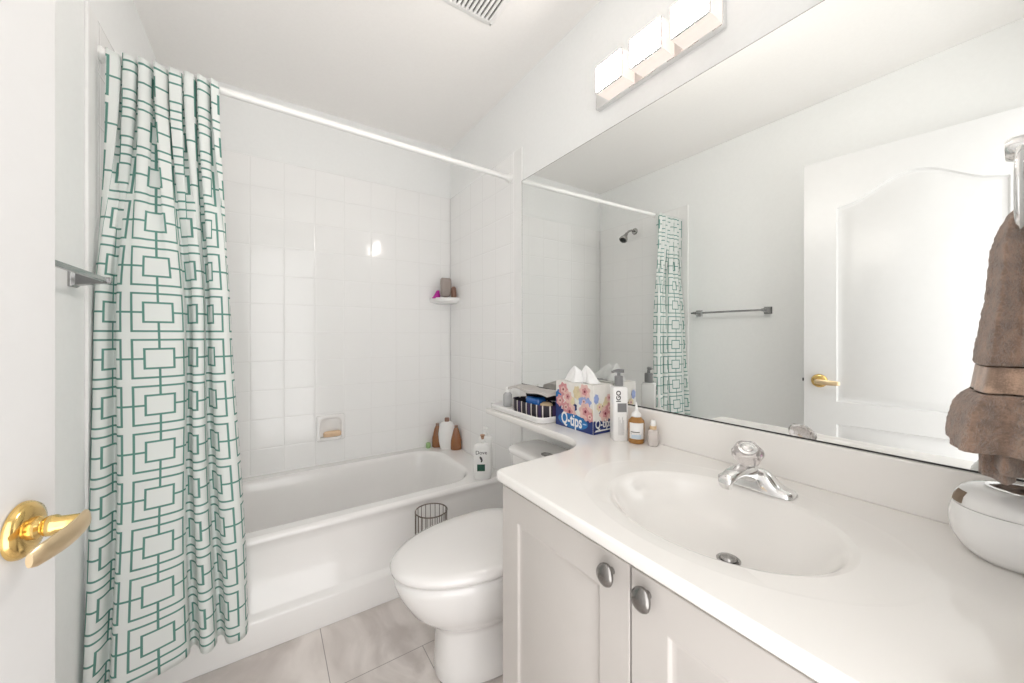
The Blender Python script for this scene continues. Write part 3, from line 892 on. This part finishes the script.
# ------------------------------------------------------------------ vanity light
vl = thing('vanity_light', 'chrome bar light with three square glowing glass shades above the mirror', 'light fixture', (WR, .76, 2.03))
bm = B((WR - .022, .527, 2.003), (WR, .998, 2.118))
obj('back_plate', bm, M_chrome, vl, bev=.002)
M_glow = mat('frosted_glow', (1, .96, .92), .4, emit=SHADE_POWER, emit_col=(1.0, .93, .87))
M_glowside = mat('warm_glass_side', (.80, .74, .70), .25, emit=.16, emit_col=(1.0, .86, .78))
M_shadeglass = mat('shade_glass', (1, .97, .95), .12, trans=.9, ior=1.3, noise=(10, .004, 0))
for yc in (.862, .717, .575):
    br = obj('bracket', B((WR - .050, yc - .020, 2.002), (WR - .020, yc + .020, 2.030)), M_chrome, vl, bev=.001)
    x0, x1, ya, yb, za, zb2 = WR - .105, WR - .040, yc - .056, yc + .056, 1.992, 2.084
    bm = B((x0, ya, za), (x1, yb, zb2))
    bm.normal_update()
    for f_ in bm.faces: f_.material_index = 0 if abs(f_.calc_center_median().x - x0) < 1e-4 else 1
    s1 = obj('lamp_shade', bm, M_glow, vl, smooth=False, mats=[M_glow, M_glowside])
    bm = bmesh.new()      # thin metal edge round the front and the end away from the tub
    rim = [rrect(ya - .001, za - .001, yb + .001, zb2 + .001, .003, 3), rrect(ya + .0025, za + .0025, yb - .0025, zb2 - .0025, .002, 3)]
    loft(bm, [[(x, p[0], p[1]) for p in r] for x, r in ((x0 + .003, rim[0]), (x0 - .0015, rim[0]), (x0 - .0015, rim[1]), (x0 + .003, rim[1]))], cap0=False, cap1=False)
    obj('rim', bm, M_chrome, s1, ang=40)

# ------------------------------------------------------------------ exhaust grille
ve = thing('exhaust_fan_grille', 'white louvred exhaust fan grille on the ceiling', 'vent', (.65, 1.18, HC))
vx0, vx1, vy0, vy1 = .500, .778, 1.055, 1.325
bm = bmesh.new(); zt = HC
fr = [(p[0], p[1]) for p in rrect(vx0, vy0, vx1, vy1, .015, 4)]
inn = offset(fr, .024)
rr = [[(p[0], p[1], z) for p in q] for q, z in ((fr, zt - .0005), (offset(fr, .001), zt - .007), (offset(fr, .006), zt - .011), (inn, zt - .012), (inn, zt - .004))]
loft(bm, rr, cap0=False, cap1=False)
obj('frame', bm, M_white, ve, ang=40)
bm = bmesh.new(); x = vx0 + .024
while x < vx1 - .026:
    box(bm, (x, vy0 + .022, zt - .0125), (x + .0095, vy1 - .022, zt - .004)); x += .0175
obj('louvre', bm, M_white, ve, smooth=False)
obj('backing', B((vx0 + .02, vy0 + .02, zt - .0035), (vx1 - .02, vy1 - .02, zt - .0008)), M_black, ve, smooth=False)

# ------------------------------------------------------------------ towel ring and towel
RX, RY, RZc, RR = .885, .036, 1.342, .068
tr = thing('towel_ring', 'chrome towel ring on the right end wall holding the brown towel', 'towel ring', (RX, WF, 1.43))
obj('plate', L([(0, 0), (.028, 0), (.028, .004), (.022, .012), (.014, .016), (0, .016)], (RX, WF, 1.412), axis='y', n=30), M_chrome, tr)
obj('post', L([(0, .012), (.010, .012), (.009, .050), (.013, .058), (.0175, .066), (.0175, .084), (.014, .090), (0, .091)], (RX, WF, 1.412), axis='y', n=26), M_chrome, tr)
obj('ring', T([(RX + RR * sin(2*pi*i/48), RY, RZc + RR * cos(2*pi*i/48)) for i in range(48)], .0042, n=10, closed=True), M_chrome, tr)
tw = thing('hand_towel', 'brown terry hand towel with a flat woven band hanging from the towel ring', 'towel', (RX, RY, .94))
def towel_sec(z, w, d, y0, amp, n=96, ph=0, zw=0.0):
    out = []
    for i in range(n):
        t = 2 * pi * i / n
        r = 1 + amp * sin(5 * t + ph) + amp * .6 * sin(9 * t + 1.3 * ph)
        x = RX + w * r * math.copysign(abs(cos(t)) ** .8, cos(t)); y = y0 + d * r * math.copysign(abs(sin(t)) ** .8, sin(t))
        out.append((x, y, z + zw * sin(3 * t + .6)))
    return out
def lerp_tab(tab, z):
    for (z1, *a), (z2, *b) in zip(tab, tab[1:]):
        if z2 <= z <= z1:
            k = (z1 - z) / (z1 - z2); return [p + (q - p) * k for p, q in zip(a, b)]
    return list(tab[-1][1:])
# z: half width (x), half depth (y), centre y, fold amplitude
TAB = [(1.325, .034, .003, .034, .0), (1.318, .042, .011, .036, .03), (1.30, .048, .018, .037, .07), (1.27, .054, .024, .037, .10), (1.20, .062, .028, .037, .11), (1.135, .069, .034, .040, .10), (1.112, .072, .036, .041, .09), (1.107, .070, .035, .041, .085),
       (1.105, .068, .034, .041, .08), (1.070, .073, .037, .043, .07), (1.068, .074, .038, .043, .07), (1.060, .080, .044, .044, .08), (1.045, .086, .050, .046, .09), (1.02, .090, .054, .047, .09), (1.00, .092, .056, .047, .09), (.990, .092, .056, .047, .09)]
zs = sorted(set([t[0] for t in TAB] + [.990] + [1.325 - .37 * i / 60 for i in range(61)]), reverse=True)
def towel_part(zhi, zlo, cap_top):
    bm = bmesh.new(); rings = []
    for z in [q for q in zs if zlo - 1e-6 <= q <= zhi + 1e-6]:
        w, d, yc, am = lerp_tab(TAB, z)
        rings.append(towel_sec(z, w, d, yc, am, ph=(1.3 - z) * 3 + .4))
    loft(bm, rings, cap0=cap_top, cap1=False)
    return bm
o = obj('pile', towel_part(1.325, 1.107, True), M_towel, tw, ang=180)
o2 = obj('woven_band', towel_part(1.105, 1.070, False), M_band, tw, ang=180)
o3 = obj('hem', towel_part(1.068, .990, False), M_towel, tw, ang=180)
for q in (o, o3):
    md = q.modifiers.new('s', 'SUBSURF'); md.levels = 1; md.render_levels = 1
    tx = bpy.data.textures.new('fluff', 'CLOUDS'); tx.noise_scale = .006
    md = q.modifiers.new('fluff', 'DISPLACE'); md.texture = tx; md.strength = .0035; md.mid_level = .5; md.texture_coords = 'LOCAL'
for q in (o, o2, o3):
    md = q.modifiers.new('thick', 'SOLIDIFY'); md.thickness = .004; md.offset = -1
bm = bmesh.new()
for k, (dx, dy, w, d, zl) in enumerate(((.0, -.004, .070, .026, .964), (-.02, .012, .040, .018, .952))):
    rings = [towel_sec(1.04 - (1.04 - zl) * i / 8, w * (.8 + .025 * i), d, .042 + dy, .12, ph=k * 2 + .2, zw=.004 * i / 8) for i in range(9)]
    rings = [[(x + dx, y, z) for x, y, z in r] for r in rings]
    loft(bm, rings, cap0=False, cap1=False)
o4 = obj('inner_fold', bm, M_towel, tw, ang=180)
md = o4.modifiers.new('thick', 'SOLIDIFY'); md.thickness = .003; md.offset = -1

# ------------------------------------------------------------------ white jar at the right end of the worktop
jx, jy = .966, .044
ja = thing('lidded_jar', 'round glossy white pot with chrome disc lid at the right end of the worktop', 'jar', (jx, jy, CZ))
bm = bmesh.new()
JP = [(.040, .0003), (.046, .002), (.058, .014), (.067, .032), (.0695, .050), (.0685, .066), (.065, .079)]
loft(bm, [sup(jx, jy, CZ + h_, r, r, 2.15, 48) for r, h_ in JP])
obj('body', bm, M_wglossy, ja, ang=60)
bm = bmesh.new()
loft(bm, [sup(jx, jy, CZ + h_, r, r, 2.15, 48) for r, h_ in [(.0635, .0795), (.0645, .083), (.0625, .093), (.057, .102), (.048, .108), (.036, .111), (.030, .111)]])
ld = obj('lid', bm, M_wglossy, ja, ang=60)
obj('disc', L([(0, .1112), (.031, .1112), (.031, .1132), (.026, .1145), (.015, .1135), (0, .1135)], (jx, jy, CZ), n=36), M_chrome, ld)
bm = bmesh.new()
a0 = atan2(.075, -.045)
for_ = []
rings = []
for zz, rr_ in ((.083, .0662), (.092, .0645), (.101, .0590)):
    rings.append([(jx + rr_ * cos(a0 + da), jy + rr_ * sin(a0 + da), CZ + zz) for da in (-.16, -.05, .05, .16)])
loft(bm, rings, closed=False)
o = obj('leather_tab', bm, M_tag, ja, ang=60); md = o.modifiers.new('t', 'SOLIDIFY'); md.thickness = .003; md.offset = 0

# ------------------------------------------------------------------ bottles by the mirror
# square white pump bottle
qx, qy = .985, .835; rt = -.55
t = thing('pump_bottle', 'tall square white pump bottle with grey collar between the tissue box and the amber bottle', 'bottle', (qx, qy, CZ))
bm = bmesh.new()
loft(bm, [sup(qx, qy, CZ + z, a, a, 7, 40, rt) for z, a in ((0, .022), (.003, .0245), (.172, .0245), (.177, .022), (.179, .014))])
obj('body', bm, M_wglossy, t, ang=50)
obj('collar', L([(0, .179), (.0145, .179), (.0145, .211), (.0125, .213), (0, .213)], (qx, qy, CZ)), M_grey, t)
bm = L([(0, .213), (.006, .213), (.005, .226), (0, .226)], (qx, qy, CZ), n=12)
tube(bm, [(qx + .012, qy - .012, CZ + .229), (qx, qy, CZ + .229), (qx - .016, qy + .004, CZ + .229), (qx - .026, qy + .006, CZ + .226)], [.006, .007, .005, .004], n=10)
obj('pump_head', bm, M_grey, t)
nrm = Vector((sin(rt), -cos(rt), 0)); rgt = Vector((cos(rt), sin(rt), 0)); c0 = Vector((qx, qy, CZ)) + nrm * .0247
obj('lettering', text_bm('IGO', .021, frame_mtx(c0 + rgt * -.008 + Vector((0, 0, .148)), (0, 0, 1), -rgt), .0004, .0006), M_ink, t, smooth=False)
bm = bmesh.new()
pts = [c0 + rgt * u + Vector((0, 0, z)) for u, z in ((-.012, .096), (.018, .096), (.018, .125), (-.012, .125))]
loft(bm, [[(p + nrm * q).to_tuple() for p in pts] for q in (-.001, .0004)])
obj('label', bm, M_grey, t)
bm = bmesh.new()
for k in range(5):
    pts = [c0 + rgt * u + Vector((0, 0, z)) for u, z in ((-.008 + k * .004, .02), (-.0072 + k * .004, .02), (-.0072 + k * .004, .02 + .06 - .01 * (k % 3)), (-.008 + k * .004, .08 - .01 * (k % 3)))]
    loft(bm, [[(p + nrm * q).to_tuple() for p in pts] for q in (-.001, .0003)])
obj('fine_print', bm, M_grey, t)

# amber serum bottle
ax_, ay_ = 1.004, .779
t = thing('serum_bottle', 'amber round bottle with white label and pointed white nozzle', 'bottle', (ax_, ay_, CZ))
obj('body', L([(0, .001), (.023, .001), (.0255, .004), (.0255, .068), (.024, .074), (.016, .082), (.013, .085), (0, .085)], (ax_, ay_, CZ), n=36), M_amber, t)
obj('nozzle', L([(0, .085), (.015, .085), (.015, .092), (.011, .098), (.006, .102), (.004, .118), (.0018, .130), (0, .131)], (ax_, ay_, CZ), n=24), M_white, t)
bm = bmesh.new()
a0 = atan2(-ay_, -ax_) + .05
rings = [[(ax_ + .0259 * cos(a0 + .95 * k), ay_ + .0259 * sin(a0 + .95 * k), CZ + z) for k in [-1 + i / 8 for i in range(17)]] for z in (.017, .068)]
loft(bm, rings, closed=False)
lb = obj('label', bm, M_lab, t); md = lb.modifiers.new('t', 'SOLIDIFY'); md.thickness = .0004; md.offset = 0
bm = bmesh.new()
def arcstrip(bm, r, k0, k1, z0, z1):
    loft(bm, [[(ax_ + r * cos(a0 + k0 + (k1 - k0) * i / 6), ay_ + r * sin(a0 + k0 + (k1 - k0) * i / 6), CZ + z) for i in range(7)] for z in (z0, z1)], closed=False)
arcstrip(bm, .0263, -.75, .35, .0375, .0405)
arcstrip(bm, .0263, -.95, .95, .0330, .0335)
obj('name_print', bm, M_ink, lb)
bm = bmesh.new()
for k in range(3): arcstrip(bm, .0263, -.65, .55, .020 + k * .0038, .0222 + k * .0038)
obj('lower_print', bm, M_blueprint, lb)

# small clear bottle
cx_, cy_ = 1.020, .728
t = thing('small_clear_bottle', 'smallest clear bottle with gold collar and white cap beside the amber bottle', 'bottle', (cx_, cy_, CZ))
obj('body', L([(0, .001), (.014, .001), (.0155, .003), (.0155, .044), (.013, .049), (.009, .052), (0, .052)], (cx_, cy_, CZ), n=28), mat('pale_glass', (.95, .88, .84), .06, trans=.35, ior=1.4, noise=(10, .01, 0)), t)
obj('collar', L([(0, .052), (.0105, .052), (.0105, .063), (0, .063)], (cx_, cy_, CZ), n=24), M_gold, t)
obj('cap', L([(0, .063), (.0075, .063), (.0075, .077), (.006, .080), (0, .081)], (cx_, cy_, CZ), n=20), M_white, t)

# ------------------------------------------------------------------ printed tissue box with a tissue
qt = thing('tissue_box', 'blue and floral printed carton lettered Q-tips with tissue on top', 'box', (1.0, 1.02, CZ))
X0, X1, Y0, Y1, ZB2, ZT2 = .950, 1.050, .918, 1.116, CZ, CZ + .172
bm = B((X0, Y0, ZB2 + .0003), (X1, Y1, ZT2))
obj('carton', bm, M_card, qt, bev=.001)
FLW = {'front': lambda u, v, q: (X0 - q, Y1 - u * (Y1 - Y0), ZB2 + v * (ZT2 - ZB2)), 'side': lambda u, v, q: (X0 + u * (X1 - X0), Y0 - q, ZB2 + v * (ZT2 - ZB2))}
def poly_on(bm, face, pts, q, mi):
    f = FLW[face]
    try: bm.faces.new([bm.verts.new(f(min(max(u, 0), 1), min(max(v, 0), 1), q)) for u, v in pts]).material_index = mi
    except ValueError: pass
mats = [M_navy, M_blue, M_pink, M_blush, M_lilac, M_cream, M_ruby, M_white]
bm = bmesh.new()
def disc(face, u, v, ru, rv, q, mi, n=20, wob=0.0, lob=5, ph=0.0):
    poly_on(bm, face, [(u + ru * (1 + wob * sin(lob * 2*pi*k/n + ph)) * cos(2*pi*k/n), v + rv * (1 + wob * sin(lob * 2*pi*k/n + ph)) * sin(2*pi*k/n)) for k in range(n)], q, mi)
rnd = random.Random(3)
q = .0011
def wave_top(v0, v1, n=14): return [(i / n, v0 + (v1 - v0) * i / n + .02 * sin(i * 1.9)) for i in range(n, -1, -1)]
poly_on(bm, 'front', [(0, 0), (1, 0)] + wave_top(.42, .26), q, 0)
poly_on(bm, 'side', [(0, 0), (1, 0)] + wave_top(.26, .28), q, 0)
# cloudy background patches, then flowers
for (f, u, v, ru, rv, c) in (('front', .06, .50, .12, .24, 0), ('front', .10, .68, .10, .12, 1), ('front', .50, .48, .10, .10, 0), ('front', .80, .64, .16, .12, 4), ('front', .60, .80, .10, .14, 5), ('front', .93, .42, .08, .12, 5),
                             ('front', .42, .60, .12, .12, 5), ('side', .50, .42, .20, .08, 0), ('side', .7, .55, .22, .2, 5), ('side', .45, .45, .09, .12, 6), ('side', .15, .72, .12, .10, 4)):
    q += .00002; disc(f, u, v, ru, rv, q, c, 28, .10, 7, u * 9)
for (f, u, v, r, c) in (('front', .22, .82, .115, 2), ('front', .35, .68, .10, 3), ('front', .13, .56, .10, 2), ('front', .80, .85, .12, 3), ('front', .40, .36, .15, 3), ('front', .30, .44, .09, 2), ('front', .78, .64, .075, 4),
                        ('front', .82, .44, .14, 3), ('front', .93, .35, .08, 2), ('side', .6, .40, .26, 3), ('side', .85, .5, .2, 2), ('side', .3, .55, .13, 5), ('side', .8, .72, .13, 3)):
    q += .00003
    ra = (Y1 - Y0) if f == 'front' else (X1 - X0)
    R0 = r * .2 * (1 if f == 'front' else .5); ru, rv = R0 / ra, R0 / .172
    disc(f, u, v, ru * 1.1, rv * 1.1, q, c, 48, .12, 7, u * 7)
    q += .00001; disc(f, u, v, ru * .55, rv * .55, q, 2 if c == 3 else 3, 24, .15, 5, 1)
    q += .00001; disc(f, u, v, ru * .2, rv * .2, q, 6, 12)
q += .00003; disc('front', .48, .17, .40, .155, q, 1, 36)
q += .00002; poly_on(bm, 'side', [(.05, .05), (.9, .055), (.9, .075), (.12, .085)], q, 7)
obj('printed_pattern', bm, M_navy, qt, smooth=False, mats=mats)
obj('lettering', text_bm('Q-tips', .062, frame_mtx((X0 - q - .0004, Y1 - .090, ZB2 + .032), (0, -1, -.02), (0, -.0, 1)) @ Matrix.Diagonal((.70, 1.0, 1, 1)), .0003, .0012), M_white, qt, smooth=False)
obj('lettering', text_bm('Q-tips', .038, frame_mtx((X0 + .050, Y0 - q - .0004, ZB2 + .034), (1, 0, 0), (0, 0, 1)) @ Matrix.Diagonal((.85, 1.15, 1, 1)), .0003, .0004), M_white, qt, smooth=False)
bm = bmesh.new()
f = FLW['front']
loft(bm, [[f(.80 + a * cos(t_), .17 + b * sin(t_), qq) for t_ in [2*pi*k/12 for k in range(12)]] for a, b, qq in ((.05, .012, q), (.05, .012, q + .0004))])
obj('swab_print', bm, M_blueprint, qt)
bm = B((X0 + .02, Y0 + .045, ZT2 - .0005), (X1 - .02, Y1 - .045, ZT2 + .0008))
obj('opening', bm, M_grey, qt)
# crumpled tissues: two folded peaks
def tissue(cx, cy, hgt, w, seed, rot):
    bm = bmesh.new(); rn = random.Random(seed); rings = []
    ks = [rn.uniform(-1, 1) for _ in range(12)]
    n = 36
    for j in range(9):
        v = j / 8
        r = w * (1 - v) ** .8 + .0015
        ring = []
        for i in range(n):
            a = 2 * pi * i / n
            rr = r * (1 + .28 * sin(3 * a + ks[0] * 3 + v * ks[1] * 2) + .16 * sin(7 * a + ks[2] * 3 + v * 2 * ks[3]))
            x = cx + rr * cos(a + rot) * .55 + .018 * v * v * ks[4]; y = cy + rr * sin(a + rot) * 1.1 + .02 * v * ks[5]
            z = ZT2 + .0012 + hgt * v + .006 * sin(4 * a + ks[6]) * v * (1 - v) * 2
            ring.append((x, y, z))
        rings.append(ring)
    loft(bm, rings, cap0=False)
    return bm
bt = tissue(.985, 1.035, .060, .046, 4, .3)
b2m = tissue(1.000, .985, .064, .042, 9, 1.2)
_me = bpy.data.meshes.new('x'); b2m.to_mesh(_me); b2m.free(); bt.from_mesh(_me); bpy.data.meshes.remove(_me)
tag(obj('tissue', bt, M_tissue, ang=30), 'crumpled white tissue standing up out of the printed carton', 'tissue')

# ------------------------------------------------------------------ tray and makeup bag on the ledge
ty = thing('tray', 'white rounded tray on the ledge over the toilet', 'tray', (.965, 1.36, CZ))
bm = bmesh.new()
tr_o = rrect(.882, 1.128, 1.040, 1.532, .035, 6)
ring = lambda d, z: [(p[0], p[1], CZ + z) for p in offset(tr_o, d)]
loft(bm, [ring(.008, .0004), ring(.003, .003), ring(.0015, .013), ring(0, .0145), ring(0, .024), ring(.002, .026), ring(.005, .024), ring(.007, .006), ring(.010, .004)])
obj('dish', bm, M_wglossy, ty, ang=50)
TZ = CZ + .0043
pb = thing('makeup_bag', 'black and white striped makeup bag lying open in the tray', 'bag', (.975, 1.28, TZ))
px, py = .966, 1.272
bm = bmesh.new()
n = 48
def pr_(a, b, z, e=3.0): return sup(px, py, TZ + z, a, b, e, n)
loft(bm, [pr_(.045, .118, .0005), pr_(.053, .127, .004), pr_(.057, .131, .025), pr_(.058, .132, .060), pr_(.055, .129, .061), pr_(.054, .128, .030), pr_(.050, .120, .006)])
obj('body', bm, M_stripe, pb, ang=60)
bm = bmesh.new()
loft(bm, [pr_(.048, .117, .006), pr_(.0525, .126, .03), pr_(.0530, .126, .057)], cap1=False)
o = obj('lining', bm, M_pouchB, pb)
bm = bmesh.new(); rings = []
for i in range(13):     # lid propped half open towards the room
    u = i / 12
    y = py + .137 - .275 * u
    sag = .010 * sin(u * pi) + .006 * sin(u * 9)
    rings.append([(px + .056, y, TZ + .060 + sag), (px + .044, y, TZ + .104 + sag), (px - .01, y, TZ + .113 + sag), (px - .052 + .008 * sin(u * 7), y, TZ + .108 + sag),
                  (px - .053 + .008 * sin(u * 7), y, TZ + .097 + sag), (px - .01, y, TZ + .101 + sag), (px + .041, y, TZ + .094 + sag), (px + .053, y, TZ + .056 + sag)])
loft(bm, rings)
bm.normal_update()
for f_ in bm.faces: 
    if f_.normal.z < -.2: f_.material_index = 1
obj('lid', bm, M_flap, pb, ang=50, mats=[M_flap, M_pouchB])
t = obj('blue_case', (lambda bm: (loft(bm, [sup(px - .012, py - .018, TZ + z, a, b, 3.2) for z, a, b in ((.0095, .020, .036), (.014, .026, .044), (.072, .030, .048), (.082, .026, .044), (.084, .018, .034))]), bm)[1])(bmesh.new()), M_bluec, ang=60)
tag(t, 'glossy blue case inside the open striped makeup bag', 'case')
t = obj('makeup_sponge', (lambda bm: (loft(bm, [sup(px - .014, py - .093, TZ + z, a, b, 2.2) for z, a, b in ((.0095, .014, .014), (.014, .020, .020), (.050, .027, .027), (.064, .024, .024), (.071, .012, .012))]), bm)[1])(bmesh.new()), M_tan, ang=60)
tag(t, 'round tan makeup sponge inside the open striped bag', 'sponge')
t = thing('travel_bottle', 'tiny clear bottle with white cap at the left end of the tray', 'bottle', (1.005, 1.49, TZ))
obj('body', L([(0, .0005), (.019, .0005), (.021, .003), (.021, .056), (.016, .064), (.009, .068), (0, .068)], (.972, 1.500, TZ), n=24), mat('smoky_glass', (.75, .76, .77), .08, trans=.5, ior=1.4, noise=(10, .01, 0)), t)
obj('cap', L([(0, .068), (.009, .068), (.009, .084), (.007, .092), (0, .093)], (.972, 1.500, TZ), n=20), M_white, t)

# tidy helper keys
for o in list(bpy.data.objects):
    if '_o' in o: del o['_o']
